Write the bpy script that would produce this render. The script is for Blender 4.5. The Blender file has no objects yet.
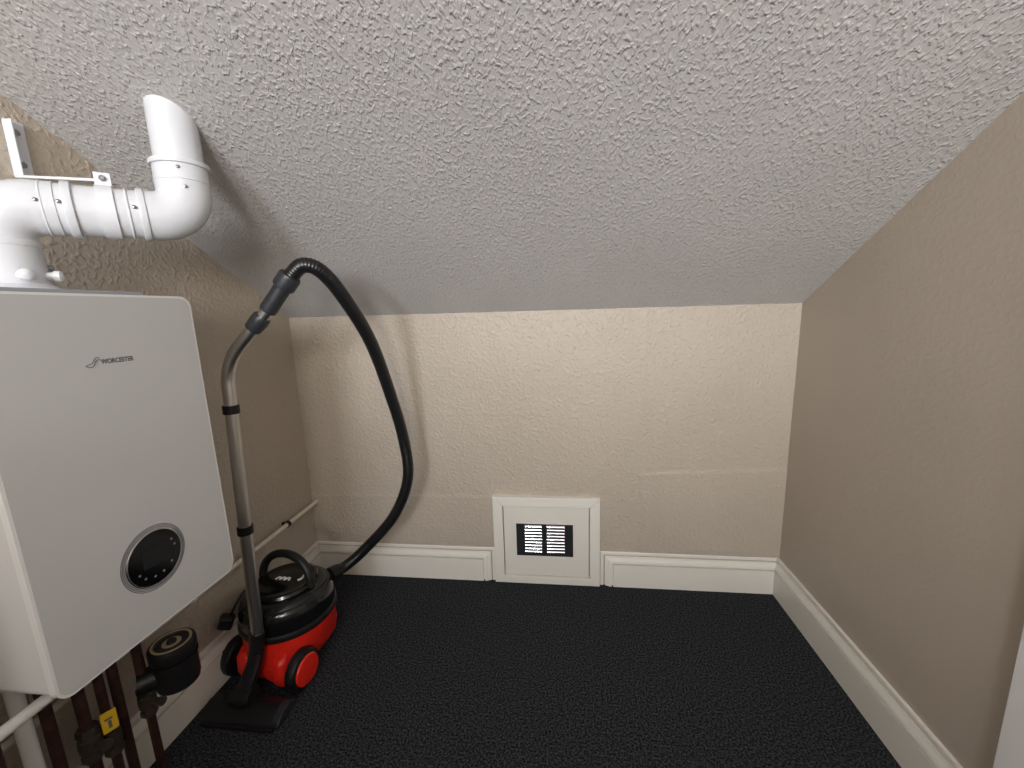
import bpy, bmesh, math, random
from mathutils import Vector, Matrix, noise
random.seed(7)
PI = math.pi
SC = bpy.context.scene
COL = SC.collection

# ------------------------------------------------------------------ room size (metres)
XL, XR, YB, YF = -1.188, 0.914, 1.7015, -2.60      # left, right, far and near walls
ZL, ZR, SL = 1.236, 1.228, 0.5804                  # knee wall height left / right, roof pitch
ZT = 2.40                                          # flat part of the ceiling
CAM_H = 1.24


def ceil_z(x, y):
    zc = ZL + (ZR - ZL) * (x - XL) / (XR - XL)
    return min(ZT, zc + SL * (YB - y))


# ------------------------------------------------------------------ materials
def mat(name, col, rough=0.5, metal=0.0, spec=0.5, coat=0.0):
    m = bpy.data.materials.new(name)
    m.use_nodes = True
    b = m.node_tree.nodes['Principled BSDF']
    b.inputs['Base Color'].default_value = (*col, 1)
    b.inputs['Roughness'].default_value = rough
    b.inputs['Metallic'].default_value = metal
    b.inputs['Specular IOR Level'].default_value = spec
    if coat:
        b.inputs['Coat Weight'].default_value = coat
        b.inputs['Coat Roughness'].default_value = 0.08
    return m


def nd(m, t, **kw):
    n = m.node_tree.nodes.new(t)
    for k, v in kw.items():
        if k in n.inputs:
            n.inputs[k].default_value = v
        else:
            setattr(n, k, v)
    return n


def lk(m, a, b):
    m.node_tree.links.new(a, b)


def add_bump(m, layers, strength=1.0, distance=0.004, stretch=(1, 1, 1), rot=(0, 0, 0)):
    """layers: (kind, scale, weight)"""
    b = m.node_tree.nodes['Principled BSDF']
    tc = nd(m, 'ShaderNodeTexCoord')
    mp = nd(m, 'ShaderNodeMapping')
    mp.inputs['Scale'].default_value = stretch
    mp.inputs['Rotation'].default_value = rot
    lk(m, tc.outputs['Object'], mp.inputs['Vector'])
    acc = None
    for kind, sc, w in layers:
        if kind == 'noise':
            t = nd(m, 'ShaderNodeTexNoise')
            t.inputs['Scale'].default_value = sc
            t.inputs['Detail'].default_value = 2.5
            t.inputs['Roughness'].default_value = 0.5
            lk(m, mp.outputs[0], t.inputs['Vector'])
            out = t.outputs['Fac']
        elif kind == 'blob':                      # rounded dabs standing out of a flat coat
            t = nd(m, 'ShaderNodeTexNoise')
            t.inputs['Scale'].default_value = sc
            t.inputs['Detail'].default_value = 1.0
            t.inputs['Distortion'].default_value = 0.35
            lk(m, mp.outputs[0], t.inputs['Vector'])
            r = nd(m, 'ShaderNodeMapRange')
            r.inputs['From Min'].default_value = 0.46
            r.inputs['From Max'].default_value = 0.86
            lk(m, t.outputs['Fac'], r.inputs['Value'])
            out = r.outputs['Result']
        mu = nd(m, 'ShaderNodeMath', operation='MULTIPLY')
        lk(m, out, mu.inputs[0])
        mu.inputs[1].default_value = w
        if acc is None:
            acc = mu.outputs[0]
        else:
            ad = nd(m, 'ShaderNodeMath', operation='ADD')
            lk(m, acc, ad.inputs[0])
            lk(m, mu.outputs[0], ad.inputs[1])
            acc = ad.outputs[0]
    bp = nd(m, 'ShaderNodeBump')
    bp.inputs['Strength'].default_value = strength
    bp.inputs['Distance'].default_value = distance
    lk(m, acc, bp.inputs['Height'])
    lk(m, bp.outputs[0], b.inputs['Normal'])
    return m


def add_mottle(m, c1, c2, scale, detail=3.0, lo=0.35, hi=0.65):
    b = m.node_tree.nodes['Principled BSDF']
    tc = nd(m, 'ShaderNodeTexCoord')
    t = nd(m, 'ShaderNodeTexNoise')
    t.inputs['Scale'].default_value = scale
    t.inputs['Detail'].default_value = detail
    lk(m, tc.outputs['Object'], t.inputs['Vector'])
    r = nd(m, 'ShaderNodeValToRGB')
    r.color_ramp.elements[0].position = lo
    r.color_ramp.elements[1].position = hi
    r.color_ramp.elements[0].color = (*c1, 1)
    r.color_ramp.elements[1].color = (*c2, 1)
    lk(m, t.outputs['Fac'], r.inputs['Fac'])
    lk(m, r.outputs['Color'], b.inputs['Base Color'])
    return m


M = {}
WALL1, WALL2 = (0.485, 0.422, 0.350), (0.515, 0.448, 0.372)
M['wall'] = add_bump(add_mottle(mat('beige_wall_paint', WALL1, 0.42, spec=0.35), WALL1, WALL2, 2.5),
                     [('blob', 75, 1.0), ('noise', 150, 0.12), ('noise', 9, 0.5)], 0.8, 0.0030)
M['wall_smooth'] = add_bump(add_mottle(mat('beige_wall_paint_smooth', WALL1, 0.5, spec=0.3), WALL1, WALL2, 2.5),
                            [('blob', 80, 0.8), ('noise', 170, 0.15)], 0.6, 0.0010)
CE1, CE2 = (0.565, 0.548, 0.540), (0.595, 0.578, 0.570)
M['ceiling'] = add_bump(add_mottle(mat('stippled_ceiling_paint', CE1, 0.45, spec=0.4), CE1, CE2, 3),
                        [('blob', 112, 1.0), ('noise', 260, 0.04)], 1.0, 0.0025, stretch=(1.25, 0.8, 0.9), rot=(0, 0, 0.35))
M['gloss'] = add_bump(mat('white_gloss_paint', (0.82, 0.79, 0.72), 0.32, spec=0.5), [('noise', 60, 1.0)], 0.12, 0.001)
M['panel'] = mat('white_satin_board', (0.78, 0.75, 0.68), 0.45)
M['door'] = mat('white_door_paint', (0.88, 0.87, 0.86), 0.38)
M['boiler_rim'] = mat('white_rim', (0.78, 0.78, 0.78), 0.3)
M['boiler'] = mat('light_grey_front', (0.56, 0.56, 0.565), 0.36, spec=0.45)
M['boiler_side'] = mat('white_enamel_side', (0.70, 0.695, 0.69), 0.42)
M['gap'] = mat('grey_seal', (0.16, 0.16, 0.17), 0.6)
M['groove'] = mat('dark_groove', (0.13, 0.13, 0.14), 0.4)
M['grey'] = mat('mid_grey_plastic', (0.30, 0.31, 0.34), 0.5)
M['printgrey'] = mat('printed_grey', (0.13, 0.125, 0.12), 0.55)
M['flue'] = mat('white_flue_plastic', (0.65, 0.665, 0.70), 0.22, spec=0.5)
M['white_steel'] = mat('white_coated_steel', (0.72, 0.735, 0.77), 0.3)
M['screw'] = mat('screw_steel', (0.33, 0.33, 0.36), 0.35, metal=0.9)
M['chrome'] = mat('polished_chrome', (0.80, 0.80, 0.83), 0.10, metal=1.0)
M['ring'] = mat('brushed_ring', (0.62, 0.62, 0.64), 0.22, metal=1.0)
M['black_glass'] = mat('black_glass', (0.004, 0.004, 0.005), 0.10, spec=0.25)
M['lcd'] = mat('unlit_display', (0.014, 0.015, 0.017), 0.25, spec=0.2)
M['icon'] = mat('pale_icon_print', (0.16, 0.16, 0.165), 0.5)
M['black_gloss'] = mat('black_gloss_plastic', (0.006, 0.006, 0.007), 0.16, spec=0.5)
M['black_matt'] = mat('black_matt_plastic', (0.008, 0.008, 0.009), 0.45, spec=0.4)
M['charcoal'] = mat('charcoal_plastic', (0.022, 0.023, 0.028), 0.42)
M['hose'] = mat('black_hose', (0.008, 0.008, 0.009), 0.30, spec=0.5)
M['red'] = mat('red_plastic', (0.72, 0.022, 0.012), 0.28, spec=0.5)
M['steel'] = add_bump(mat('brushed_steel_tube', (0.60, 0.585, 0.56), 0.30, metal=1.0), [('noise', 400, 1.0)], 0.05, 0.0005)
M['white_mark'] = mat('white_print', (0.85, 0.85, 0.85), 0.4)
M['painted_pipe'] = mat('cream_painted_pipe', (0.72, 0.66, 0.55), 0.35)
M['copper'] = add_mottle(mat('dull_shaded_copper', (0.06, 0.026, 0.02), 0.5, metal=0.4), (0.035, 0.016, 0.013), (0.08, 0.034, 0.026), 30)  # base colour lowered to carry the shade under the boiler
M['brass'] = mat('dull_brass', (0.10, 0.085, 0.065), 0.45, metal=0.7)
M['lagging'] = mat('grey_lagging', (0.20, 0.19, 0.18), 0.9)
M['pvc'] = mat('white_pvc', (0.68, 0.67, 0.65), 0.4)
M['yellow'] = mat('yellow_tag', (0.75, 0.47, 0.02), 0.5)
M['gold'] = mat('gold_print', (0.36, 0.30, 0.18), 0.4)
CA1, CA2 = (0.007, 0.0078, 0.0092), (0.078, 0.083, 0.095)
M['carpet'] = add_bump(add_mottle(mat('dark_carpet', CA1, 0.95, spec=0.1), CA1, CA2, 170, 4.0, 0.40, 0.72),
                       [('noise', 330, 1.0), ('noise', 90, 0.5)], 0.8, 0.003)
M['pane'] = bpy.data.materials.new('window_glass')
M['pane'].use_nodes = True
_t = M['pane'].node_tree
_t.nodes.clear()
_o = _t.nodes.new('ShaderNodeOutputMaterial')
_mx = _t.nodes.new('ShaderNodeMixShader')
_mx.inputs[0].default_value = 0.06
_a, _g = _t.nodes.new('ShaderNodeBsdfTransparent'), _t.nodes.new('ShaderNodeBsdfGlossy')
_g.inputs['Roughness'].default_value = 0.02
_t.links.new(_a.outputs[0], _mx.inputs[1])
_t.links.new(_g.outputs[0], _mx.inputs[2])
_t.links.new(_mx.outputs[0], _o.inputs[0])


# ------------------------------------------------------------------ object helpers
MW = {}      # world matrix of every Empty / parent


def thing(name, label, cat, loc=(0, 0, 0), rz=0.0, group=None):
    o = bpy.data.objects.new(name, None)
    COL.objects.link(o)
    o.empty_display_size = 0.05
    o.location = loc
    o.rotation_euler = (0, 0, rz)
    MW[o] = Matrix.Translation(loc) @ Matrix.Rotation(rz, 4, 'Z')
    o['label'] = label
    o['category'] = cat
    if group:
        o['group'] = group
    return o


def obj(name, bm, m, parent=None, label=None, local=False, sharp=35, origin=None):
    """one mesh object; bm is in world space unless local (then in the thing's space)"""
    W = MW[parent] if parent else (Matrix.Translation(origin) if origin else Matrix.Identity(4))
    if not local:
        bmesh.ops.transform(bm, matrix=W.inverted(), verts=bm.verts)
    bmesh.ops.recalc_face_normals(bm, faces=bm.faces)
    me = bpy.data.meshes.new(name)
    bm.to_mesh(me)
    bm.free()
    for p in me.polygons:
        p.use_smooth = True
    me.set_sharp_from_angle(angle=math.radians(sharp))
    mm = m if isinstance(m, (list, tuple)) else [m]
    for x in mm:
        me.materials.append(x)
    o = bpy.data.objects.new(name, me)
    COL.objects.link(o)
    if len(me.polygons) < 8000:
        wn = o.modifiers.new('weighted_normal', 'WEIGHTED_NORMAL')
        wn.keep_sharp = True
    if parent:
        o.parent = parent
    elif origin:
        o.location = origin
    MW[o] = W
    if label:
        o['label'] = label
    return o


def tag(o, label, cat, group=None):
    o['label'] = label
    o['category'] = cat
    if group:
        o['group'] = group
    return o


def struct(name, bm, m, label=None, cat=None, sharp=35):
    o = obj(name, bm, m, sharp=sharp)
    o['kind'] = 'structure'
    if label:
        o['label'] = label
    if cat:
        o['category'] = cat
    return o


def join(bm, other):
    me = bpy.data.meshes.new('tmp')
    other.to_mesh(me)
    other.free()
    bm.from_mesh(me)
    bpy.data.meshes.remove(me)
    return bm


def box(x0, x1, y0, y1, z0, z1, bev=0.0, seg=2):
    bm = bmesh.new()
    bmesh.ops.create_cube(bm, size=1)
    for v in bm.verts:
        v.co = Vector(((x0 + x1) / 2 + v.co.x * (x1 - x0), (y0 + y1) / 2 + v.co.y * (y1 - y0), (z0 + z1) / 2 + v.co.z * (z1 - z0)))
    if bev:
        bmesh.ops.bevel(bm, geom=bm.edges[:], offset=bev, segments=seg, profile=0.5, affect='EDGES')
    return bm


def prism(pts, axis, a0, a1, bev=0.0, seg=2):
    """polygon pts extruded along axis ('x': pts are y,z; 'y': x,z; 'z': x,y)"""
    bm = bmesh.new()
    def mk(p, a):
        return {'x': (a, p[0], p[1]), 'y': (p[0], a, p[1]), 'z': (p[0], p[1], a)}[axis]
    A = [bm.verts.new(mk(p, a0)) for p in pts]
    B = [bm.verts.new(mk(p, a1)) for p in pts]
    n = len(pts)
    fa = bm.faces.new(A)
    fb = bm.faces.new(list(reversed(B)))
    for i in range(n):
        bm.faces.new((A[i], B[i], B[(i + 1) % n], A[(i + 1) % n]))
    if bev:
        bmesh.ops.bevel(bm, geom=list(fa.edges) + list(fb.edges), offset=bev, segments=seg, profile=0.5, affect='EDGES')
    return bm


def rrect(cx, cy, w, h, r, n=8):
    out = []
    for (sx, sy, a0) in ((1, 1, 0), (-1, 1, PI / 2), (-1, -1, PI), (1, -1, 1.5 * PI)):
        for k in range(n + 1):
            a = a0 + k * PI / 2 / n
            out.append((cx + sx * (w / 2 - r) + r * math.cos(a), cy + sy * (h / 2 - r) + r * math.sin(a)))
    return out


def circle_pts(cx, cy, r, n=40):
    return [(cx + r * math.cos(2 * PI * k / n), cy + r * math.sin(2 * PI * k / n)) for k in range(n)]


def ring_bm(axis, cx, cy, r0, r1, a0, a1, n=48):
    """flat annulus with thickness"""
    bm = bmesh.new()
    def mk(p, a):
        return {'x': (a, p[0], p[1]), 'y': (p[0], a, p[1]), 'z': (p[0], p[1], a)}[axis]
    L = []
    for r, a in ((r0, a0), (r0, a1), (r1, a1), (r1, a0)):
        L.append([bm.verts.new(mk(p, a)) for p in circle_pts(cx, cy, r, n)])
    for j in range(4):
        P, Q = L[j], L[(j + 1) % 4]
        for i in range(n):
            bm.faces.new((P[i], P[(i + 1) % n], Q[(i + 1) % n], Q[i]))
    return bm


def frames(path):
    T = []
    n = len(path)
    for i in range(n):
        lo, hi = max(0, i - 1), min(n - 1, i + 1)
        while (path[hi] - path[lo]).length < 1e-7 and (lo > 0 or hi < n - 1):
            lo, hi = max(0, lo - 1), min(n - 1, hi + 1)
        T.append((path[hi] - path[lo]).normalized())
    ref = Vector((0, 0, 1)) if abs(T[0].z) < 0.9 else Vector((1, 0, 0))
    N = [(ref - T[0] * ref.dot(T[0])).normalized()]
    for i in range(1, n):
        v = N[-1] - T[i] * N[-1].dot(T[i])
        N.append(v.normalized())
    return T, N


def tube(path, rad, seg=20, caps=True, sx=1.0, sy=1.0):
    path = [Vector(p) for p in path]
    if not isinstance(rad, (list, tuple)):
        rad = [rad] * len(path)
    T, N = frames(path)
    bm = bmesh.new()
    rings = []
    for p, r, t, nn in zip(path, rad, T, N):
        b = t.cross(nn)
        rings.append([bm.verts.new(p + nn * (r * sx * math.cos(2 * PI * k / seg)) + b * (r * sy * math.sin(2 * PI * k / seg))) for k in range(seg)])
    for A, B in zip(rings, rings[1:]):
        for k in range(seg):
            bm.faces.new((A[k], A[(k + 1) % seg], B[(k + 1) % seg], B[k]))
    if caps:
        bm.faces.new(rings[0])
        bm.faces.new(list(reversed(rings[-1])))
    return bm


def spline(pts, n=12):
    P = [Vector(p) for p in pts]
    P = [P[0] * 2 - P[1]] + P + [P[-1] * 2 - P[-2]]
    out = []
    for i in range(1, len(P) - 2):
        a, b, c, d = P[i - 1:i + 3]
        for k in range(n):
            t = k / n
            out.append(0.5 * ((2 * b) + (c - a) * t + (2 * a - 5 * b + 4 * c - d) * t * t + (3 * b - a - 3 * c + d) * t ** 3))
    out.append(P[-2])
    return out


def resample(path, step):
    out = [path[0].copy()]
    acc = 0.0
    for a, b in zip(path, path[1:]):
        L = (b - a).length
        d = step - acc
        while d <= L:
            out.append(a.lerp(b, d / L))
            d += step
        acc = (acc + L) % step
    return out


def fillet(pts, r, n=10):
    """polyline with rounded corners"""
    P = [Vector(p) for p in pts]
    out = [P[0]]
    for i in range(1, len(P) - 1):
        u = (P[i - 1] - P[i]).normalized()
        v = (P[i + 1] - P[i]).normalized()
        ang = u.angle(v)
        d = r / math.tan(ang / 2)
        c = P[i] + (u + v).normalized() * (r / math.sin(ang / 2))
        s, e = P[i] + u * d - c, P[i] + v * d - c
        tot = s.angle(e)
        ax = s.cross(e).normalized()
        for k in range(n + 1):
            out.append(c + Matrix.Rotation(tot * k / n, 3, ax) @ s)
    out.append(P[-1])
    return out


def lathe(prof, seg=48, c=(0, 0, 0)):
    """(r, z) profile turned about z"""
    bm = bmesh.new()
    rings = []
    for r, z in prof:
        if r < 1e-6:
            rings.append([bm.verts.new((c[0], c[1], c[2] + z))])
        else:
            rings.append([bm.verts.new((c[0] + r * math.cos(2 * PI * k / seg), c[1] + r * math.sin(2 * PI * k / seg), c[2] + z)) for k in range(seg)])
    for A, B in zip(rings, rings[1:]):
        if len(A) == 1 and len(B) == 1:
            continue
        for k in range(seg):
            k2 = (k + 1) % seg
            if len(A) == 1:
                bm.faces.new((A[0], B[k2], B[k]))
            elif len(B) == 1:
                bm.faces.new((A[k], A[k2], B[0]))
            else:
                bm.faces.new((A[k], A[k2], B[k2], B[k]))
    for R_ in (rings[0], rings[-1]):
        if len(R_) > 1:
            bm.faces.new(R_)
    return bm


def aim(bm, p, d):
    """move a bmesh built along +z at the origin to p, pointing along d"""
    q = Vector((0, 0, 1)).rotation_difference(Vector(d).normalized())
    bmesh.ops.transform(bm, matrix=Matrix.Translation(p) @ q.to_matrix().to_4x4(), verts=bm.verts)
    return bm


def text_bm(s, size, depth=0.0004):
    cu = bpy.data.curves.new('t', 'FONT')
    cu.body = s
    cu.size = size
    cu.extrude = depth
    cu.offset = size * 0.035
    cu.align_x = 'LEFT'
    o = bpy.data.objects.new('t', cu)
    COL.objects.link(o)
    dg = bpy.context.evaluated_depsgraph_get()
    dg.update()
    me = bpy.data.meshes.new_from_object(o.evaluated_get(dg))
    bm = bmesh.new()
    bm.from_mesh(me)
    bpy.data.objects.remove(o)
    bpy.data.curves.remove(cu)
    bpy.data.meshes.remove(me)
    return bm


# ------------------------------------------------------------------ the setting
T_ = 0.08
struct('floor', box(XL - T_, XR + T_, YF - T_, YB + T_, -0.06, 0.0), M['carpet'], 'dark blue grey short pile carpet covering the floor', 'floor')

yk = YB - (ZT - ZL) / SL                    # where the slope meets the flat ceiling


def slope_prof(x):
    zc = ZL + (ZR - ZL) * (x - XL) / (XR - XL)
    y_k = YB - (ZT - zc) / SL
    return zc, y_k


def side_wall(x):
    zc, y_k = slope_prof(x)
    e = 0.012
    return [(YF, 0), (YB, 0), (YB, zc + e), (y_k, ZT + e), (YF, ZT + e)]


def wall_grid(us, vs, mk, h, top):
    """front sheet with relief h(u,v) and a back sheet, closed at the rim"""
    bm = bmesh.new()
    F = [[bm.verts.new(mk(u, min(v, top(u)), h(u, v))) for v in vs] for u in us]
    for i in range(len(us) - 1):
        for j in range(len(vs) - 1):
            bm.faces.new((F[i][j], F[i + 1][j], F[i + 1][j + 1], F[i][j + 1]))
    B = {}
    rim = [(i, 0) for i in range(len(us))] + [(len(us) - 1, j) for j in range(1, len(vs))] + \
          [(i, len(vs) - 1) for i in range(len(us) - 2, -1, -1)] + [(0, j) for j in range(len(vs) - 2, 0, -1)]
    Bv = [bm.verts.new(mk(us[i], min(vs[j], top(us[i])), -T_)) for i, j in rim]
    n = len(rim)
    for k in range(n):
        a, b = rim[k], rim[(k + 1) % n]
        bm.faces.new((F[b[0]][b[1]], F[a[0]][a[1]], Bv[k], Bv[(k + 1) % n]))
    bm.faces.new(list(reversed(Bv)))
    return bm


def sst(a, b, x):
    t = max(0.0, min(1.0, (x - a) / (b - a)))
    return t * t * (3 - 2 * t)


def gs(x, s):
    return math.exp(-(x / s) ** 2)


def back_relief(x, z):
    n1 = noise.noise(Vector((x * 3, z * 3, 0.3)))
    n2 = noise.noise(Vector((x * 14, z * 14, 4.1)))
    d = 0.0010 * n1 + 0.0006 * n2
    # patched boards: lower right one sits back behind a ridge, lower left one too
    zr = 0.532 + 0.045 * (x - 0.331) + 0.004 * n2
    if x > 0.335:
        d += 0.0042 + 0.0030 * (1 - sst(zr - 0.003, zr + 0.003, z)) + 0.0014 * gs(z - zr, 0.006)
    else:
        d += 0.0042
    d += 0.0016 * gs(x - 0.338 - 0.006 * n1, 0.005) * sst(0.36, 0.42, z)
    zl = 0.405 + 0.012 * (x + 1.147) + 0.004 * n2
    if x < -0.30:
        d += 0.0022 * (1 - sst(zl - 0.003, zl + 0.003, z)) + 0.0012 * gs(z - zl, 0.006)
    if -0.70 < x < -0.05:
        d += 0.0010 * gs(z - 0.80 - 0.006 * n1, 0.005) * sst(-0.70, -0.6, x) * sst(-0.05, -0.15, x)
    return d


NU, NV = 300, 180
us = [XL + (XR - XL) * i / NU for i in range(NU + 1)]
vs = [(ZL + 0.012) * j / NV for j in range(NV + 1)]
struct('wall_back', wall_grid(us, vs, lambda u, v, h: (u, YB - h, v), back_relief, lambda u: 9),
       M['wall'], 'beige textured knee wall below the sloping ceiling', 'wall', sharp=80)
struct('wall_left', prism(side_wall(XL), 'x', XL - T_, XL), M['wall'], 'beige textured wall carrying the white boiler', 'wall')
struct('wall_right', prism(side_wall(XR), 'x', XR, XR + T_), M['wall_smooth'], 'plain beige wall on the right with white skirting', 'wall')
WIN = [(-0.92, -0.20, 1.35, 2.12, 98, (0.90, 0.94, 1.0)), (0.12, 0.80, 1.20, 2.05, 98, (1.0, 0.965, 0.91))]   # unseen windows added behind the viewpoint to carry the key and fill light
bm = bmesh.new()
cols = [XL - T_] + [v for q in WIN for v in q[:2]] + [XR + T_]
for a, b in zip(cols[::2], cols[1::2]):
    join(bm, box(a, b, YF - T_, YF, 0, ZT + 0.012))
for k, (a, b, c, d, e, f) in enumerate(WIN):
    join(bm, box(a, b, YF - T_, YF, 0, c))
    join(bm, box(a, b, YF - T_, YF, d, ZT + 0.012))
    win = bmesh.new()
    for g in ((a, a + .03, c, d), (b - .03, b, c, d), (a + .03, b - .03, c, c + .03), (a + .03, b - .03, d - .03, d)):
        join(win, box(g[0], g[1], YF - 0.06, YF - 0.015, g[2], g[3], 0.003))
    wo = struct('window_%d' % (k + 1), win, M['door'], ('narrower', 'wider')[k] + ' white framed window added unseen behind the viewpoint to light the room', 'window')
    obj('pane', box(a + .028, b - .028, YF - 0.040, YF - 0.036, c + .028, d - .028), M['pane'], wo)
    al = bpy.data.lights.new('added_window_light', 'AREA')
    al.shape = 'RECTANGLE'
    al.size, al.size_y = b - a, d - c
    al.energy = e
    al.color = f
    ao = bpy.data.objects.new('added_window_light', al)
    COL.objects.link(ao)
    ao.location = ((a + b) / 2, YF - T_ - 0.01, (c + d) / 2)
    ao.rotation_euler = (PI / 2, 0, 0)
struct('wall_front', bm, M['wall_smooth'], 'beige wall behind the viewpoint', 'wall')
bm = bmesh.new()
q = []
for (x, e) in ((XL, 0), (XR, 0)):
    zc, y_k = slope_prof(x)
    q.append([(x, YB + T_, zc - SL * T_), (x, y_k, ZT), (x, YF - T_, ZT), (x, YF - T_, ZT + T_), (x, y_k, ZT + T_ * 1.2), (x, YB + T_, zc - SL * T_ + T_ * 1.2)])
V = [[bm.verts.new(p) for p in s] for s in q]
for i in range(6):
    j = (i + 1) % 6
    bm.faces.new((V[0][i], V[0][j], V[1][j], V[1][i]))
bm.faces.new(V[0])
bm.faces.new(list(reversed(V[1])))
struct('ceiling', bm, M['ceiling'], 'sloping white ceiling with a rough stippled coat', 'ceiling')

# skirting: moulded strip (t from the outer edge, d off the wall), flat face below
HS = 0.165
MOULD = [(0.0, 0.0), (0.0, 0.0085), (0.003, 0.0100), (0.0135, 0.0100), (0.0145, 0.0040), (0.0195, 0.0040), (0.0205, 0.0115),
         (0.027, 0.0130), (0.035, 0.0165), (0.041, 0.0190), (0.0490, 0.0200), (0.0495, 0.0090), (0.0560, 0.0090), (0.0565, 0.0200), (0.060, 0.0200)]


def skirt_run(along0, along1, place, ret0=False, ret1=False, mit0=0, mit1=0):
    """a run of skirting from along0 to along1; ret: the moulding turns down at that end; mit: inner corner mitre"""
    bm = bmesh.new()
    prof = MOULD
    secs = []
    dirn = 1 if along1 > along0 else -1
    def sec_start():
        S = []
        for t, d in prof:
            a = along0 + dirn * (t if ret0 else d * mit0)
            S.append((a, HS - t, d))
        return S
    def sec_end():
        S = []
        for t, d in prof:
            a = along1 - dirn * (t if ret1 else d * mit1)
            S.append((a, HS - t, d))
        return S
    if ret0:
        secs.append([(along0 + dirn * t, 0.0, d) for t, d in prof])
    secs.append(sec_start())
    secs.append(sec_end())
    if ret1:
        secs.append([(along1 - dirn * t, 0.0, d) for t, d in prof])
    Vv = [[bm.verts.new(place(*p)) for p in s] for s in secs]
    for A, B in zip(Vv, Vv[1:]):
        for k in range(len(prof) - 1):
            bm.faces.new((A[k], B[k], B[k + 1], A[k + 1]))
    # flat face down to the floor
    i0 = 1 if ret0 else 0
    i1 = i0 + 1
    lower = []
    a = Vv[i0][-1]
    b = Vv[i1][-1]
    fa = Vv[0][-1] if ret0 else bm.verts.new(place(secs[i0][-1][0], 0.0, 0.020))
    fb = Vv[-1][-1] if ret1 else bm.verts.new(place(secs[i1][-1][0], 0.0, 0.020))
    bm.faces.new((a, b, fb, fa))
    # closing faces against the wall
    w0 = bm.verts.new(place(along0, 0, 0))
    w1 = bm.verts.new(place(along1, 0, 0))
    t0, t1 = Vv[i0][0], Vv[i1][0]
    bm.faces.new((t0, w0, w1, t1))
    if not ret0:
        bm.faces.new(Vv[i0][:] + [fa, w0])
    if not ret1:
        bm.faces.new([w1, fb] + list(reversed(Vv[i1])))
    bmesh.ops.remove_doubles(bm, verts=bm.verts, dist=1e-6)
    return bm


HX0, HX1 = -0.311, 0.163
struct('baseboard_back', skirt_run(XL, HX0 - 0.001, lambda a, z, d: (a, YB - d + 0.0005, z), mit0=1, ret1=True), M['gloss'],
       'white moulded skirting left of the access hatch', 'baseboard', sharp=25)
struct('baseboard_back.001', skirt_run(HX1 + 0.004, XR, lambda a, z, d: (a, YB - d + 0.0005, z), ret0=True, mit1=1), M['gloss'],
       'white moulded skirting right of the access hatch', 'baseboard', sharp=25)
TRY = 0.812
struct('baseboard_left', skirt_run(YF, YB, lambda a, z, d: (XL + d - 0.0005, a, z), mit1=1), M['gloss'],
       'white moulded skirting along the left wall behind the vacuum cleaner', 'baseboard', sharp=25)
struct('baseboard_right', skirt_run(TRY + 0.001, YB, lambda a, z, d: (XR - d + 0.0005, a, z), mit1=1), M['gloss'],
       'white moulded skirting along the right wall', 'baseboard', sharp=25)

# unseen block added on the near left, out of the frame: keeps the light off the boiler's near side and the pipes
# unseen wall added further back, below the windows, to shade the lower room
struct('wall_shade', box(XL + 0.021, XR - 0.001, -1.62, -1.54, 0, 1.30, 0.003), M['wall_smooth'], 'chest high beige wall added unseen behind the viewpoint to shade the lower room', 'wall')
struct('wall_blocker', box(XL + 0.001, -0.80, -0.25, 0.12, 0, 1.15, 0.004), M['wall_smooth'], 'unseen beige ledge on the left beside the viewpoint', 'blocker')

# door in the right wall beside the viewpoint: architrave and closed leaf
bm = bmesh.new()
DY0, DY1 = -0.02, TRY
DH = 1.60
join(bm, box(XR - 0.021, XR + 0.0, DY1 - 0.075, DY1, 0, DH, 0.004))
join(bm, box(XR - 0.021, XR + 0.0, DY0, DY0 + 0.075, 0, DH, 0.004))
join(bm, box(XR - 0.021, XR + 0.0, DY0 + 0.075, DY1 - 0.075, DH - 0.075, DH, 0.004))
struct('trim_1', bm, M['door'], 'white door architrave at the right edge of the picture', 'door frame')
bm = box(XR - 0.012, XR - 0.0005, DY0 + 0.078, DY1 - 0.078, 0.006, DH - 0.078, 0.002)
for z0, z1 in ((0.15, 0.70), (0.82, 1.40)):
    for y0, y1 in ((DY0 + 0.15, 0.36), (0.43, DY1 - 0.15)):
        join(bm, box(XR - 0.017, XR - 0.011, y0, y1, z0, z1, 0.004))
struct('door_1', bm, M['door'], 'white panelled door in the right wall', 'door')

# ------------------------------------------------------------------ access hatch with louvre vent
YW = YB - 0.0045
t = thing('access_hatch', 'white framed access hatch with chrome louvre vent low in the far wall', 'hatch', ((HX0 + HX1) / 2, YW, 0))
FR = 0.044
fy0, fy1 = YB - 0.026, YB - 0.0002
bm = bmesh.new()
HZ0, HZ1 = 0.002, 0.424
def mitre(pts):
    join(bm, prism(pts, 'y', fy0, fy1, 0.0025))
mitre([(HX0, HZ1), (HX1, HZ1), (HX1 - FR, HZ1 - FR), (HX0 + FR, HZ1 - FR)])
mitre([(HX0, HZ0), (HX0 + FR, HZ0 + FR * .8), (HX1 - FR, HZ0 + FR * .8), (HX1, HZ0)])
mitre([(HX0, HZ0), (HX0, HZ1), (HX0 + FR, HZ1 - FR), (HX0 + FR, HZ0 + FR * .8)])
mitre([(HX1, HZ0), (HX1 - FR, HZ0 + FR * .8), (HX1 - FR, HZ1 - FR), (HX1, HZ1)])
obj('frame', bm, M['gloss'], t, sharp=25)
py = YB - 0.017
pan = obj('panel', box(HX0 + FR + 0.004, HX1 - FR - 0.004, py, YB - 0.0005, HZ0 + FR * .8 + 0.003, HZ1 - FR - 0.004, 0.002), M['panel'], t)
VX0, VX1, VZ0, VZ1 = -0.208, 0.046, 0.139, 0.296
bm = box(VX0, VX1, py - 0.0025, py + 0.002, VZ0, VZ1, 0.0008)
vw = VX1 - VX0
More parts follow.
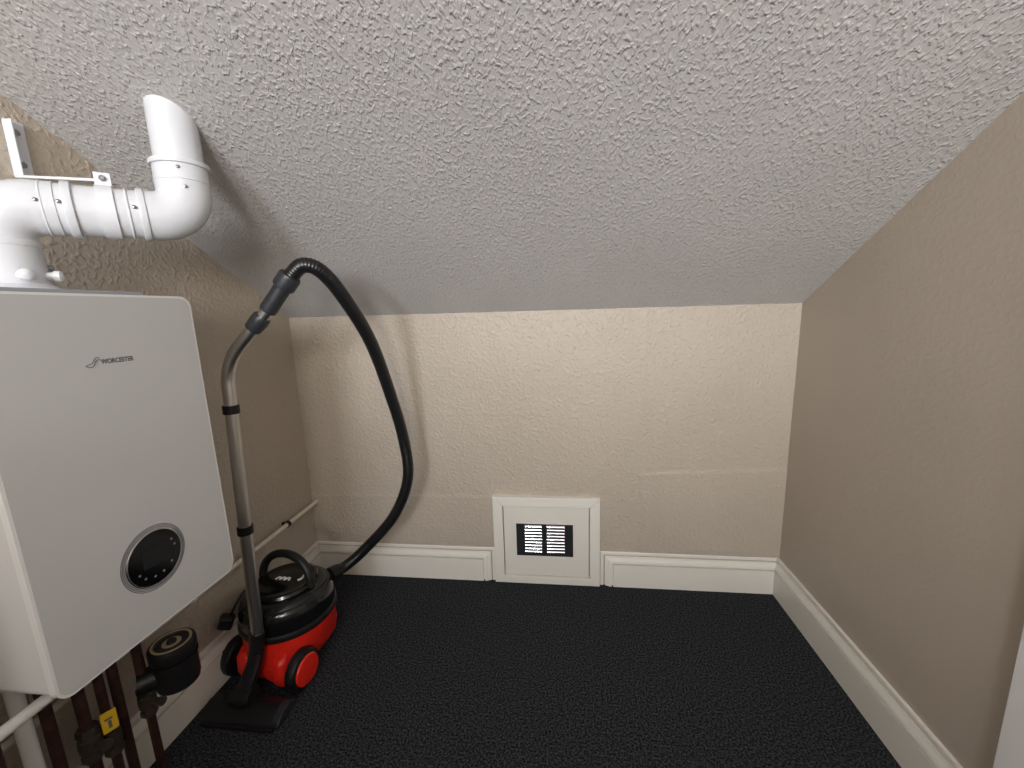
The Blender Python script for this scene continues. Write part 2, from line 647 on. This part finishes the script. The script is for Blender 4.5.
for c0, c1 in ((0.155, 0.452), (0.543, 0.852)):
    a, b = VX0 + vw * c0, VX0 + vw * c1
    for k in range(9):
        zt = VZ1 - 0.004 - 0.0152 * k - 0.002
        zb = zt - 0.0092
        n = 6
        prof = [(py - 0.0022 - 0.0068 * math.sin(PI / 2 * s / n), zt - (zt - zb) * (1 - math.cos(PI / 2 * s / n)) * 0.35 - (zt - zb) * 0.65 * s / n) for s in range(n + 1)]
        prof += [(prof[-1][0] + 0.0012, zb - 0.0006), (py - 0.0018, zt - 0.004)]
        join(bm, prism([(p[0], p[1]) for p in prof], 'x', a, b))
obj('louvre_vent', bm, M['chrome'], t, 'polished chrome louvre vent', sharp=30)

# ------------------------------------------------------------------ boiler
BX, BXF = XL + 0.001, -0.878
BY0, BY1, BZ0, BZ1 = 0.505, 0.900, 0.583, 1.296
t = thing('boiler', 'white wall hung boiler with round black control dial on the left wall', 'boiler', (BX, (BY0 + BY1) / 2, BZ0))
cy, cz, bw, bh = (BY0 + BY1) / 2, (BZ0 + BZ1) / 2, BY1 - BY0, BZ1 - BZ0
obj('casing', prism(rrect(cy, cz, bw - 0.006, bh - 0.006, 0.022), 'x', BX, BXF - 0.0175), M['boiler_side'], t)
obj('seal', prism(rrect(cy, cz, bw - 0.012, bh - 0.012, 0.022), 'x', BXF - 0.018, BXF - 0.0135), M['gap'], t)
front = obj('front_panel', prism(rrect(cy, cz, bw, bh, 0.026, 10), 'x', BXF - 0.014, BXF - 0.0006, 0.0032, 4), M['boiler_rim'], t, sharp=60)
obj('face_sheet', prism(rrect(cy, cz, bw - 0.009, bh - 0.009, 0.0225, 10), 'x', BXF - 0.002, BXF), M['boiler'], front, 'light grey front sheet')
# control dial
DYc, DZc = 0.707, 0.7385
dial = obj('control_dial', prism(circle_pts(DYc, DZc, 0.0575, 64), 'x', BXF - 0.002, BXF + 0.0035, 0.0015), M['black_glass'], t, 'round black glass control dial')
bm = bmesh.new()
cr = [(BXF + 0.0010 + 0.0026 * math.sin(2 * PI * q / 10), 0.0592 + 0.0024 * math.cos(2 * PI * q / 10)) for q in range(10)]
R_ = [[bm.verts.new((a, DYc + b * math.cos(2 * PI * k / 72), DZc + b * math.sin(2 * PI * k / 72))) for k in range(72)] for a, b in cr]
for q in range(10):
    for k in range(72):
        bm.faces.new((R_[q][k], R_[q][(k + 1) % 72], R_[(q + 1) % 10][(k + 1) % 72], R_[(q + 1) % 10][k]))
obj('chrome_ring', bm, M['ring'], dial)
bm = bmesh.new()
for r in (0.0640, 0.0670, 0.0700):
    join(bm, ring_bm('x', DYc, DZc, r - 0.0012, r + 0.0002, BXF - 0.001, BXF + 0.0006, 64))
obj('groove_rings', bm, M['groove'], dial)
obj('display', prism(rrect(DYc, DZc + 0.006, 0.056, 0.040, 0.002), 'x', BXF + 0.0034, BXF + 0.0040), M['lcd'], dial)
for k, (a, r) in enumerate(((205, 0.043), (228, 0.043), (257, 0.040), (285, 0.040), (318, 0.042), (8, 0.044), (28, 0.044))):
    a = math.radians(a)
    obj('touch_key', prism(circle_pts(DYc + r * math.cos(a), DZc + r * math.sin(a), 0.0026, 14), 'x', BXF + 0.0034, BXF + 0.0039), M['icon'], dial)
# lettering
bm = text_bm('WORCESTER', 0.0128, 0.0002)
xs = [v.co.x for v in bm.verts]
w0 = max(xs) - min(xs)
for v in bm.verts:
    u, h, e = (v.co.x - min(xs)) / w0 * 0.062, v.co.y, v.co.z
    v.co = Vector((BXF + 0.0002 + e, 0.683 + u, 1.1635 + h))
obj('lettering', bm, M['printgrey'], t, 'small dark grey brand lettering')
sw = [(0.657, 1.1625), (0.661, 1.1595), (0.668, 1.1600), (0.672, 1.1655), (0.676, 1.1712), (0.6815, 1.1722)]
sw2 = [(0.657, 1.1630), (0.665, 1.1655), (0.669, 1.1680), (0.673, 1.1735), (0.677, 1.1765), (0.682, 1.1755)]
bm = tube(spline([(BXF + 0.0002, a, b) for a, b in sw], 8), 0.00075, 6)
join(bm, tube(spline([(BXF + 0.0002, a, b) for a, b in sw2], 8), 0.00075, 6))
obj('emblem', bm, M['printgrey'], t)
obj('top_rail', box(-0.932, -0.908, BY0 + 0.02, BY1 - 0.085, BZ1 - 0.006, BZ1 + 0.009, 0.003), M['grey'], t)
obj('drain_plug', lathe([(0, -0.012), (0.009, -0.012), (0.011, 0.0), (0.011, 0.006)], 20, (-0.885 - 0.02, 0.80, BZ0 - 0.002)), M['black_matt'], t)

# ------------------------------------------------------------------ flue
FR_ = 0.0510
P0 = Vector((-1.066, 0.700, BZ1 + 0.004))
P1 = Vector((-1.066, 0.700, 1.467))
P2 = Vector((-0.863, 0.918, 1.476))
ctop = ceil_z(P2.x, P2.y)
t = thing('flue_pipe', 'white plastic flue pipe rising from the boiler into the sloping ceiling', 'flue pipe', P0)
H2 = (P2 - P1).normalized()
el = fillet([P1 - Vector((0, 0, .085)), P1, P1 + H2 * 0.090], 0.062, 14)
obj('elbow', tube(el, FR_ + 0.001, 40), M['flue'], t, sharp=50)
obj('straight_pipe', tube([P1 + H2 * 0.085, P2 - H2 * 0.075], FR_ - 0.001, 40), M['flue'], t)
UP = Vector((0, 0, 1))
el = fillet([P2 - H2 * 0.080, P2, P2 + UP * 0.114], 0.058, 14)
obj('elbow', tube(el, FR_ + 0.001, 40), M['flue'], t, sharp=50)
# riser cut along the roof slope
bm = tube([P2 + UP * .110, P2 + UP * .12, P2 + UP * .2], FR_ - 0.0045, 48)
for v in bm.verts:
    if v.co.z > P2.z + .15:
        v.co.z = ceil_z(v.co.x, v.co.y) + 0.002
obj('riser', bm, M['flue'], t)
def band(c, d, r, w, name='collar', m='flue'):
    d = Vector(d).normalized()
    return obj(name, tube([c - d * w / 2, c - d * w / 2, c - d * (w / 2 - .0015), c + d * (w / 2 - .0015), c + d * w / 2, c + d * w / 2],
                          [FR_ - .004, r - .0012, r, r, r - .0012, FR_ - .004], 40), M[m], t, sharp=40)
band(P2 - H2 * 0.190, H2, FR_ + 0.0050, 0.014)
band(P2 - H2 * 0.226, H2, FR_ + 0.0022, 0.004)
band(P2 - H2 * 0.079, H2, FR_ + 0.0045, 0.012)
band(P2 - H2 * 0.102, H2, FR_ + 0.0018, 0.004)
band(P2 + UP * .113, UP, FR_ + 0.0065, 0.010)
band(P2 + UP * .076, UP, FR_ + 0.0024, 0.004)
band(P1 - UP * .070, UP, FR_ + 0.0050, 0.012)
# adapter on the boiler
obj('adapter', lathe([(0.074, 0.0), (0.074, 0.012), (0.060, 0.020), (FR_ + .005, 0.030), (FR_ + .003, 0.100), (FR_ - .004, 0.100)], 48, P0), M['flue'], t)
obj('base_plate', prism(rrect(P0.x, P0.y, 0.17, 0.20, 0.02), 'z', P0.z - 0.003, P0.z + 0.006, 0.002), M['white_steel'], t)
side = Vector((0.80, 0.15, 0)).normalized()
for ang, zz in ((-0.45, 0.036), (0.42, 0.037)):
    d = Matrix.Rotation(ang, 3, 'Z') @ side
    c = P0 + Vector((0, 0, zz)) + d * (FR_ + 0.001)
    obj('test_cap', aim(lathe([(0.0075, 0), (0.0075, 0.014), (0.0105, 0.015), (0.0105, 0.024), (0.006, 0.027), (0, 0.027)], 18), c, d), M['white_steel'], t)
d = Matrix.Rotation(0.95, 3, 'Z') @ side
obj('sample_screw', aim(lathe([(0.006, 0), (0.006, 0.012), (0.004, 0.014), (0, 0.014)], 14), P0 + Vector((0, 0, .055)) + d * (FR_), d), M['screw'], t)
# little screws in the sleeves, on the side towards the room
def flue_screw(c, ax, towards):
    ax = Vector(ax).normalized()
    n = Vector(towards) - ax * Vector(towards).dot(ax)
    n.normalize()
    obj('screw', aim(lathe([(0.0036, -0.002), (0.0036, 0.0022), (0.002, 0.0032), (0, 0.0032)], 12), c + n * (FR_ + 0.0012), n), M['screw'], t)
camv = Vector((0.85, -0.55, 0.12))
flue_screw(P2 - H2 * 0.232, H2, camv)
flue_screw(P2 - H2 * 0.202, H2, camv)
flue_screw(P2 - H2 * 0.092, H2, camv)
flue_screw(P2 + Vector((0, 0, .098)), (0, 0, 1), (0.6, -0.75, 0))
flue_screw(P2 + Vector((0, 0, .058)), (0, 0, 1), (0.72, -0.65, 0))

# wall bracket of the flue
CB = P2 - H2 * 0.135
by = 0.838
t = thing('flue_bracket', 'white steel wall bracket with clamp holding the horizontal flue pipe', 'bracket', (XL + 0.001, by, 1.575))
bz = 1.565
bm = box(XL + 0.0005, XL + 0.0035, by - 0.004, by + 0.030, bz, bz + .118, 0.001)
join(bm, box(XL + 0.0005, XL + 0.024, by - 0.006, by - 0.003, bz, bz + .114, 0.001))
obj('wall_plate', bm, M['white_steel'], t)
az = CB.z + FR_ + 0.018
obj('arm', prism([(XL + 0.001, bz - .003), (CB.x - 0.002, az - .003), (CB.x - 0.002, az + .003), (XL + 0.001, bz + .003)], 'y', by - 0.006, by + 0.022, 0.001), M['white_steel'], t)
bm = ring_bm('z', 0, 0, FR_ - 0.0002, FR_ + 0.0035, -0.013, 0.013, 48)
aim(bm, CB, H2)
obj('clamp_band', bm, M['white_steel'], t)
tabn = H2.cross(Vector((0, 0, 1))).normalized()
bm = box(-0.013, 0.013, -0.002, 0.002, 0, 0.034, 0.001)
rotm = Matrix.Translation(CB + Vector((0, 0, FR_ - 0.006)) + tabn * 0.006) @ Matrix.Rotation(math.atan2(H2.y, H2.x), 4, 'Z')
bmesh.ops.transform(bm, matrix=rotm, verts=bm.verts)
obj('clamp_tab', bm, M['white_steel'], t)
obj('bolt', aim(lathe([(0.006, 0), (0.006, 0.004), (0.003, 0.006), (0, 0.006)], 6), CB + Vector((0, 0, FR_ + 0.016)) + tabn * 0.008, tabn), M['screw'], t)
for zz in (bz + .028, bz + .094):
    obj('bolt', aim(lathe([(0.007, 0), (0.007, 0.003), (0.004, 0.005), (0, 0.005)], 6), (XL + 0.0035, by + 0.013, zz), (1, 0, 0)), M['screw'], t)

# ------------------------------------------------------------------ vacuum cleaner
VC = Vector((-1.002, 1.225, 0.0))
t = thing('vacuum_cleaner', 'red and black tub vacuum cleaner with steel wand and black hose on the carpet', 'vacuum cleaner', VC, math.radians(-8))
VM = MW[t]
def loft_super(levels, seg=64):
    """levels: (z, half width, half depth, exponent, y shift)"""
    bm = bmesh.new()
    rings = []
    for z, a, b, n, dy in levels:
        R_ = []
        for k in range(seg):
            th = 2 * PI * k / seg
            c, s = math.cos(th), math.sin(th)
            R_.append(bm.verts.new((a * math.copysign(abs(c) ** (2 / n), c), dy + b * math.copysign(abs(s) ** (2 / n), s), z)))
        rings.append(R_)
    for A, B in zip(rings, rings[1:]):
        for k in range(seg):
            bm.faces.new((A[k], A[(k + 1) % seg], B[(k + 1) % seg], B[k]))
    bm.faces.new(rings[0])
    bm.faces.new(list(reversed(rings[-1])))
    return bm
tub = obj('tub', loft_super([(0.022, 0.090, 0.125, 2.8, 0), (0.026, 0.104, 0.142, 2.8, 0), (0.045, 0.118, 0.152, 2.7, 0), (0.08, 0.130, 0.158, 2.5, 0), (0.12, 0.1394, 0.1536, 2.2, 0),
                             (0.15, 0.1499, 0.1546, 2.0, 0), (0.185, 0.1528, 0.1546, 2.0, 0)]), M['red'], t, 'glossy red lower tub', local=True, sharp=60)
def moved(bm, v, rx=0.0, ry=0.0, rz=0.0):
    m = Matrix.Translation(v) @ Matrix.Rotation(rz, 4, 'Z') @ Matrix.Rotation(ry, 4, 'Y') @ Matrix.Rotation(rx, 4, 'X')
    bmesh.ops.transform(bm, matrix=m, verts=bm.verts)
    return bm


for sx in (-1, 1):      # moulded feet running out to the wheels
    obj('rear_foot', moved(loft_super([(0.020, 0.026, 0.045, 3, 0), (0.05, 0.034, 0.056, 3, 0), (0.10, 0.034, 0.054, 2.6, 0), (0.128, 0.020, 0.035, 2.4, 0)], 32),
                           (sx * 0.070, -0.105, 0)), M['red'], tub, local=True, sharp=60)
obj('tool_socket', moved(loft_super([(-0.006, 0.016, 0.026, 3, 0), (0.004, 0.016, 0.026, 3, 0), (0.006, 0.013, 0.023, 3, 0)], 28), (0.058, -0.158, 0.075), rx=PI / 2), M['red'], tub, local=True)
for sx in (-1, 1):
    wc = Vector((sx * 0.131, -0.108, 0.066))
    bm = lathe([(0.030, -0.014), (0.058, -0.014), (0.065, -0.009), (0.066, -0.002), (0.066, 0.010), (0.062, 0.020), (0.052, 0.023), (0.047, 0.020), (0.030, 0.018)], 44)
    aim(bm, wc, (sx, 0, 0))
    wh = obj('wheel', bm, M['black_matt'], t, local=True)
    bm = lathe([(0.030, 0.012), (0.0505, 0.016), (0.0505, 0.024), (0.047, 0.0285), (0.030, 0.031), (0, 0.032)], 44)
    aim(bm, wc, (sx, 0, 0))
    obj('hub_cap', bm, M['red'], wh, 'red hub cap', local=True)
obj('bumper', lathe([(0.1472, 0.172), (0.1568, 0.174), (0.1601, 0.182), (0.1601, 0.192), (0.1568, 0.199), (0.1472, 0.201)], 64), M['black_matt'], t, local=True)
hood = obj('hood', lathe([(0.1425, 0.196), (0.1548, 0.200), (0.1544, 0.232), (0.1510, 0.250), (0.1444, 0.266), (0.1387, 0.271), (0.1339, 0.272),
                          (0.1311, 0.276), (0.1235, 0.283), (0.1121, 0.288), (0.1, 0.291), (0, 0.291)], 64), M['black_gloss'], t, local=True)
obj('cable_winder', lathe([(0.106, 0.289), (0.108, 0.297), (0.104, 0.305), (0.096, 0.309), (0.088, 0.306), (0.070, 0.304), (0.05, 0.307), (0.02, 0.309), (0, 0.309)], 56), M['black_gloss'], hood, local=True)
arch = [(0.104 * math.cos(a), 0.004 + 0.012 * math.sin(a), 0.290 + 0.108 * math.sin(a) ** 0.8) for a in [PI * k / 28 for k in range(29)]]
obj('carry_handle', tube(arch, [0.0145] * 29, 16, sx=1.0, sy=1.0), M['black_matt'], t, local=True)
bm = bmesh.new()
for k, (x, w) in enumerate(((-0.022, .016), (-0.004, .016), (0.014, .016))):
    pts = [(x - w / 2, -0.012 + 0.002 * k, 0.3095), (x - w / 4, 0.000 + 0.002 * k, 0.3095), (x + w / 4, 0.000 + 0.002 * k, 0.3095), (x + w / 2, -0.012 + 0.002 * k, 0.3095)]
    join(bm, tube(spline(pts, 6), 0.0030, 8))
obj('white_print', bm, M['white_mark'], hood, 'white printed mark on the winder', local=True)
bm = bmesh.new()
join(bm, tube(spline([(0.052, 0.002, 0.3070), (0.058, 0.016, 0.3070), (0.052, 0.032, 0.3070)], 8), 0.0034, 8))
obj('white_arc', bm, M['white_mark'], hood, 'white printed arc on the winder', local=True)
# raised clear plate and latch at the rear of the hood
obj('rear_latch', moved(box(-0.022, 0.022, -0.006, 0.006, -0.016, 0.016, 0.004), (0.01, -0.155, 0.222)), M['black_gloss'], hood, local=True)
obj('status_dot', moved(lathe([(0.0045, -0.002), (0.0045, 0.001), (0, 0.0016)], 16), (0.028, -0.1515, 0.236), rx=PI / 2), M['white_mark'], hood, 'tiny white dot', local=True)
fp = Vector((0.050, 0.126, 0.226))                     # hose port on the front shoulder
port_dir = Vector((0.32, 0.92, 0.05)).normalized()
obj('hose_port', aim(lathe([(0.034, -0.03), (0.034, 0.014), (0.030, 0.018), (0.024, 0.018)], 32), fp, port_dir), M['black_matt'], hood, local=True)
# front castors under the tub
for sx in (-1, 1):
    obj('castor', moved(lathe([(0.006, -0.011), (0.0185, -0.011), (0.0195, 0), (0.0185, 0.011), (0.006, 0.011)], 24), (sx * 0.075, 0.085, 0.020), ry=PI / 2), M['black_matt'], t, local=True)
# mains plug parked at the left rear, on its flex
pl = Vector((-1.136, 1.095, 0.232))
bm = box(-0.022, 0.022, -0.018, 0.018, -0.024, 0.024, 0.009, 3)
moved(bm, pl, 0.2, 0.35, 0.5)
plug = obj('mains_plug', bm, M['black_matt'], t)
obj('flex', tube(spline([pl + Vector((0.012, 0.006, 0.016)), pl + Vector((0.03, 0.02, 0.055)), pl + Vector((0.045, 0.05, 0.085)), pl + Vector((0.06, 0.09, 0.060))], 10), 0.0042, 10), M['black_matt'], plug)

# floor head
fh = bmesh.new()
sec = [(-0.052, 0.004), (-0.055, 0.012), (-0.050, 0.026), (-0.034, 0.040), (-0.005, 0.050), (0.025, 0.046), (0.044, 0.032), (0.050, 0.014), (0.047, 0.004)]
HXa, HXb, HY = -1.136, -0.868, 0.990
fh = prism([(HY + a, b) for a, b in sec], 'x', HXa, HXb, 0.006, 2)
for v in fh.verts:                                     # low at the ends, full in the middle
    k = abs(v.co.x - (HXa + HXb) / 2) / ((HXb - HXa) / 2)
    v.co.z = 0.003 + (v.co.z - 0.003) * (1 - 0.22 * k ** 3)
    v.co.y = HY + (v.co.y - HY) * (1 - 0.10 * k ** 4)
head = obj('floor_head', fh, M['black_matt'], t)
obj('side_strip', prism([(HY + a * .86, 0.006 + b * .72) for a, b in sec], 'x', HXb - 0.022, HXb + 0.002, 0.003), M['charcoal'], head, 'dark grey end strip')
obj('brush_lip', box(HXa + 0.012, HXb - 0.012, HY - 0.0585, HY - 0.050, 0.001, 0.012, 0.002), M['black_matt'], head)
wb = Vector((-0.985, 1.050, 0.222))
wt = Vector((-0.983, 1.090, 1.040))
knee = Vector((-1.025, 1.008, 0.062))
obj('swivel', moved(lathe([(0.006, -0.034), (0.030, -0.034), (0.033, -0.02), (0.033, 0.02), (0.030, 0.034), (0.006, 0.034)], 32), (-1.020, 1.000, 0.050), ry=PI / 2), M['black_matt'], head)
neck = spline([knee, Vector((-1.010, 1.020, 0.100)), Vector((-0.994, 1.040, 0.160)), wb + Vector((0, 0, 0.02))], 8)
obj('neck', tube(neck, [0.026 - 0.004 * i / (len(neck) - 1) for i in range(len(neck))], 24), M['black_matt'], head)
obj('neck_rib', tube([p + Vector((0.018, -0.016, 0)) for p in neck[2:-6]], 0.006, 10), M['charcoal'], head)

# wand
WR = 0.0178
bend_end = Vector((-0.868, 1.100, 1.228))
wpath = fillet([wb, wt + Vector((0, 0, 0.075)), bend_end, bend_end + (bend_end - wt - Vector((0, 0, .075))).normalized() * 0.075], 0.16, 16)
wd = (bend_end - wt - Vector((0, 0, .075))).normalized()
wpath = fillet([wb, wt + Vector((0.0, 0.002, 0.075)), bend_end + wd * 0.08], 0.17, 18)
wand = obj('wand', tube(wpath, WR, 28), M['steel'], t, 'brushed steel wand', sharp=60)
def on_wand(z):
    for a, b in zip(wpath, wpath[1:]):
        if a.z <= z <= b.z:
            return a.lerp(b, (z - a.z) / (b.z - a.z)), (b - a).normalized()
    return wpath[-1], wd
def wcollar(z, r, w, name='wand_collar', m='black_matt'):
    p, d = on_wand(z)
    bm = lathe([(WR - .002, -w / 2), (r - .001, -w / 2), (r, -w / 2 + .0015), (r, w / 2 - .0015), (r - .001, w / 2), (WR - .002, w / 2)], 28)
    return obj(name, aim(bm, p, d), M[m], wand)
wcollar(0.592, WR + .0045, 0.026)
wcollar(0.974, WR + .0045, 0.026)
p, d = bend_end, wd
obj('wand_collar', aim(lathe([(WR - .002, -.026), (WR + .004, -.026), (WR + .0055, -.02), (WR + .0075, .004), (WR + .0065, .020), (WR + .004, .024), (WR - .002, .024)], 28), p, d), M['charcoal'], wand)
# handle grip and hose cuff
g0 = bend_end + wd * 0.046
gd = (wd + Vector((0.0, 0, 0.15))).normalized()
obj('hand_grip', aim(lathe([(0.015, 0.0), (0.0225, 0.0), (0.0238, .01), (0.0228, 0.05), (0.0238, 0.095), (0.023, 0.11), (0.015, 0.11)], 28), g0, gd), M['charcoal'], wand)
g1 = g0 + gd * 0.098
cuff = obj('hose_cuff', aim(lathe([(0.016, -.014), (0.0285, -.014), (0.0305, -.009), (0.0305, .022), (0.028, .028), (0.016, .028)], 28), g1, gd), M['charcoal'], wand)
# hose
hs = g1 + gd * 0.018
W = VM
fpw = VM @ fp
fdw = (VM.to_3x3() @ port_dir)
hpts = [hs,
        Vector((-0.721, 1.120, 1.383)), Vector((-0.684, 1.150, 1.366)), Vector((-0.660, 1.220, 1.290)), Vector((-0.642, 1.330, 1.148)),
        Vector((-0.633, 1.420, 0.964)), Vector((-0.621, 1.485, 0.766)), Vector((-0.621, 1.500, 0.584)), Vector((-0.695, 1.500, 0.415)),
        Vector((-0.827, 1.490, 0.270)), Vector((-0.900, 1.450, 0.212)), fpw + fdw * 0.020]
hp = resample(spline(hpts, 16), 0.0019)
HR = 0.0220
rad = [HR - 0.0011 * (0.5 + 0.5 * math.cos(2 * PI * i / 4)) for i in range(len(hp))]
hose = obj('hose', tube(hp, rad, 18), M['hose'], t, 'black ribbed hose', sharp=80)
i1 = int(len(hp) - 0.052 / 0.0019)
obj('hose_cuff', tube([hp[i1], hp[i1], hp[i1 + 3], hp[-4], hp[-1]], [0.020, 0.0265, 0.0275, 0.029, 0.029], 24), M['black_matt'], hose)

# ------------------------------------------------------------------ pipework
PX, PZ = XL + 0.024, 0.372
t = thing('heating_pipe', 'thin cream painted pipe running along the left wall above the skirting', 'pipe', (PX, YB, PZ))
obj('pipe', tube([(PX, YB - 0.003, PZ), (PX, 1.2, PZ + 0.002), (PX, 0.2, PZ + 0.004)], 0.0095, 20), M['painted_pipe'], t)
for y in (1.482, 1.02):
    bm = ring_bm('y', PX, PZ + 0.002, 0.0096, 0.0135, y - 0.007, y + 0.007, 28)
    join(bm, box(XL - 0.0, PX - 0.009, y - 0.006, y + 0.006, PZ - 0.006, PZ + 0.010, 0.002))
    obj('pipe_clip', bm, M['black_matt'] if y > 1.3 else M['painted_pipe'], t, 'dark pipe clip' if y > 1.3 else None)

G = 'copper pipes below the boiler'
CX = -1.105
def elbow_bm(c, d1, d2, r):
    return tube(fillet([c + Vector(d1) * .03, c, c + Vector(d2) * .03], 0.02, 8), r, 16)
def hexnut(p, r, h, ax=(0, 0, 1)):
    bm = lathe([(r * .6, -h / 2), (r * .96, -h / 2), (r, -h / 2 + .002), (r, h / 2 - .002), (r * .96, h / 2), (r * .6, h / 2)], 6)
    return aim(bm, p, ax)
def copper(y, r, label, x=CX, group=None):
    o = thing('copper_pipe', label, 'pipe', (x, y, 0.0), group=group)
    obj('pipe', tube([(x, y, 0.001), (x, y, 0.3), (x, y, BZ0 - 0.001)], r, 20), M['copper'], o)
    obj('union_nut', hexnut(Vector((x, y, BZ0 - 0.022)), r + .009, 0.026), M['brass'], o)
    return o
def valve(o, x, y, z, r, lever=True):
    v = obj('isolating_valve', aim(lathe([(r, -.034), (r + .006, -.034), (r + .006, -.018), (r + .009, -.016), (r + .010, 0), (r + .009, .016), (r + .006, .018), (r + .006, .034), (r, .034)], 20), (x, y, z), (0, 0, 1)), M['brass'], o)
    obj('valve_nut', hexnut(Vector((x, y, z - .034)), r + .009, .018), M['brass'], v)
    obj('valve_nut', hexnut(Vector((x, y, z + .034)), r + .009, .018), M['brass'], v)
    if lever:
        obj('spindle', aim(lathe([(0, -.004), (.008, -.004), (.008, .022), (.011, .022), (.011, .032), (0, .034)], 16), (x + r + .006, y, z), (1, 0, 0)), M['brass'], v)
    return v
copper(0.525, 0.0125, 'wide dull copper pipe left of the white waste pipe at the bottom left corner', x=-1.10)
o = thing('waste_pipe', 'white plastic waste pipe standing upright below the boiler', 'pipe', (-1.10, 0.574, 0))
obj('pipe', tube([(-1.10, 0.574, 0.001), (-1.10, 0.574, 0.3), (-1.10, 0.574, BZ0 - .001)], 0.0135, 24), M['pvc'], o)
obj('coupling', lathe([(0.013, -.02), (0.0165, -.02), (0.0165, .02), (0.013, .02)], 24, (-1.10, 0.574, BZ0 - .03)), M['pvc'], o)
o = thing('lagged_pipe', 'thin grey lagged pipe between the white waste pipe and a copper pipe', 'pipe', (-1.125, 0.593, 0))
obj('pipe', tube([(-1.125, 0.593, 0.001), (-1.125, 0.593, 0.3), (-1.125, 0.593, BZ0 - .001)], 0.0095, 16), M['lagging'], o)
copper(0.607, 0.0105, 'dull copper pipe just right of the white and grey pipes below the boiler', x=-1.095)
o = copper(0.657, 0.0110, 'copper pipe with a dark valve left of the yellow tag', x=-1.085)
valve(o, -1.085, 0.657, 0.292, 0.0110)
o = copper(0.700, 0.0095, 'copper gas pipe carrying the small yellow tag below the boiler', x=-1.090)
valve(o, -1.090, 0.700, 0.255, 0.0095, False)
bm = box(-0.003, 0.003, -0.014, 0.014, -0.026, 0.026, 0.002)
moved(bm, (-1.058, 0.682, 0.325), rz=-0.5)
tg = obj('yellow_tag', bm, M['yellow'], o, 'yellow plastic tag with a dark mark')
bm = box(0.0028, 0.0036, -0.003, 0.003, -0.016, 0.004)
join(bm, box(0.0028, 0.0036, -0.008, 0.006, 0.006, 0.011))
moved(bm, (-1.058, 0.682, 0.325), rz=-0.5)
obj('tag_mark', bm, M['printgrey'], tg)
o = copper(0.735, 0.0105, 'copper pipe between the yellow tag and the rightmost valve', x=-1.098)
obj('elbow_joint', tube([(-1.098, 0.735, 0.46), (-1.098, 0.735, 0.50)], 0.0135, 18), M['copper'], o)
o = copper(0.803, 0.0100, 'rightmost copper pipe with a valve beside the black filter', x=-1.110)
valve(o, -1.110, 0.803, 0.245, 0.0100)
# condensate pipe to the near side
zc_ = 0.560
o = thing('condensate_pipe', 'thin white pipe sloping out below the near corner of the boiler', 'pipe', (-0.955, 0.60, zc_))
obj('pipe', tube(fillet([(-0.955, 0.62, BZ0 - 0.001), (-0.955, 0.62, zc_), (-0.955, 0.30, zc_ - .006)], 0.014, 8) , 0.0105, 20), M['pvc'], o)

# black magnetic filter below the far end of the boiler
FC = Vector((-1.036, 0.832, 0.012))
o = thing('system_filter', 'black cylindrical heating filter with ringed cap below the boiler', 'filter', FC + Vector((0, 0, 0.262)))
bd = obj('filter_body', lathe([(0, 0.262), (0.030, 0.262), (0.046, 0.270), (0.049, 0.282), (0.049, 0.345), (0.052, 0.347), (0.052, 0.352), (0, 0.352)], 44, FC), M['black_matt'], o)
cp = obj('filter_cap', lathe([(0.040, 0.352), (0.050, 0.354), (0.052, 0.360), (0.052, 0.384), (0.050, 0.390), (0.036, 0.392), (0.034, 0.389), (0.012, 0.389), (0.010, 0.396), (0, 0.396)], 44, FC), M['black_matt'], o)
bm = ring_bm('z', FC.x, FC.y, 0.0385, 0.0440, FC.z + 0.3895, FC.z + 0.3922, 44)
join(bm, ring_bm('z', FC.x, FC.y, 0.012, 0.021, FC.z + 0.388, FC.z + 0.3897, 30))
obj('cap_print', bm, M['gold'], cp)
bm = aim(lathe([(0.030, 0), (0.030, 0.060), (0.020, 0.062)], 24), FC + Vector((-0.012, -0.012, 0.312)), (-0.60, -0.60, 0.0))
obj('filter_port', bm, M['black_matt'], o)
bm = tube([(FC.x - 0.048, FC.y - 0.048, 0.320), (FC.x - 0.048, FC.y - 0.048, 0.45), (FC.x - 0.048, FC.y - 0.048, BZ0 - .001)], 0.011, 16)
obj('feed_pipe', bm, M['copper'], o)

# ------------------------------------------------------------------ world, camera, view
w = bpy.data.worlds.new('World')
SC.world = w
w.use_nodes = True
w.node_tree.nodes['Background'].inputs[0].default_value = (0.5, 0.5, 0.55, 1)
w.node_tree.nodes['Background'].inputs[1].default_value = 0.05

F, YAW, PIT, ROLL = 408.19, 0.1214, 0.1791, -0.0330
fw = Vector((-math.sin(YAW) * math.cos(PIT), math.cos(YAW) * math.cos(PIT), -math.sin(PIT)))
r0 = Vector((math.cos(YAW), math.sin(YAW), 0))
u0 = r0.cross(fw)
rr = r0 * math.cos(ROLL) + u0 * math.sin(ROLL)
uu = -r0 * math.sin(ROLL) + u0 * math.cos(ROLL)
cam = bpy.data.cameras.new('Camera')
cam.sensor_fit = 'HORIZONTAL'
cam.sensor_width = 36
cam.lens = F / 1024 * 36
cam.clip_start = 0.02
co = bpy.data.objects.new('Camera', cam)
COL.objects.link(co)
co.matrix_world = Matrix(((rr.x, uu.x, -fw.x, 0), (rr.y, uu.y, -fw.y, 0), (rr.z, uu.z, -fw.z, CAM_H), (0, 0, 0, 1)))
SC.camera = co

vs_ = SC.view_settings
vs_.view_transform = 'Standard'
vs_.look = 'None'
vs_.exposure = 0.0
vs_.gamma = 1.0
vs_.use_curve_mapping = False
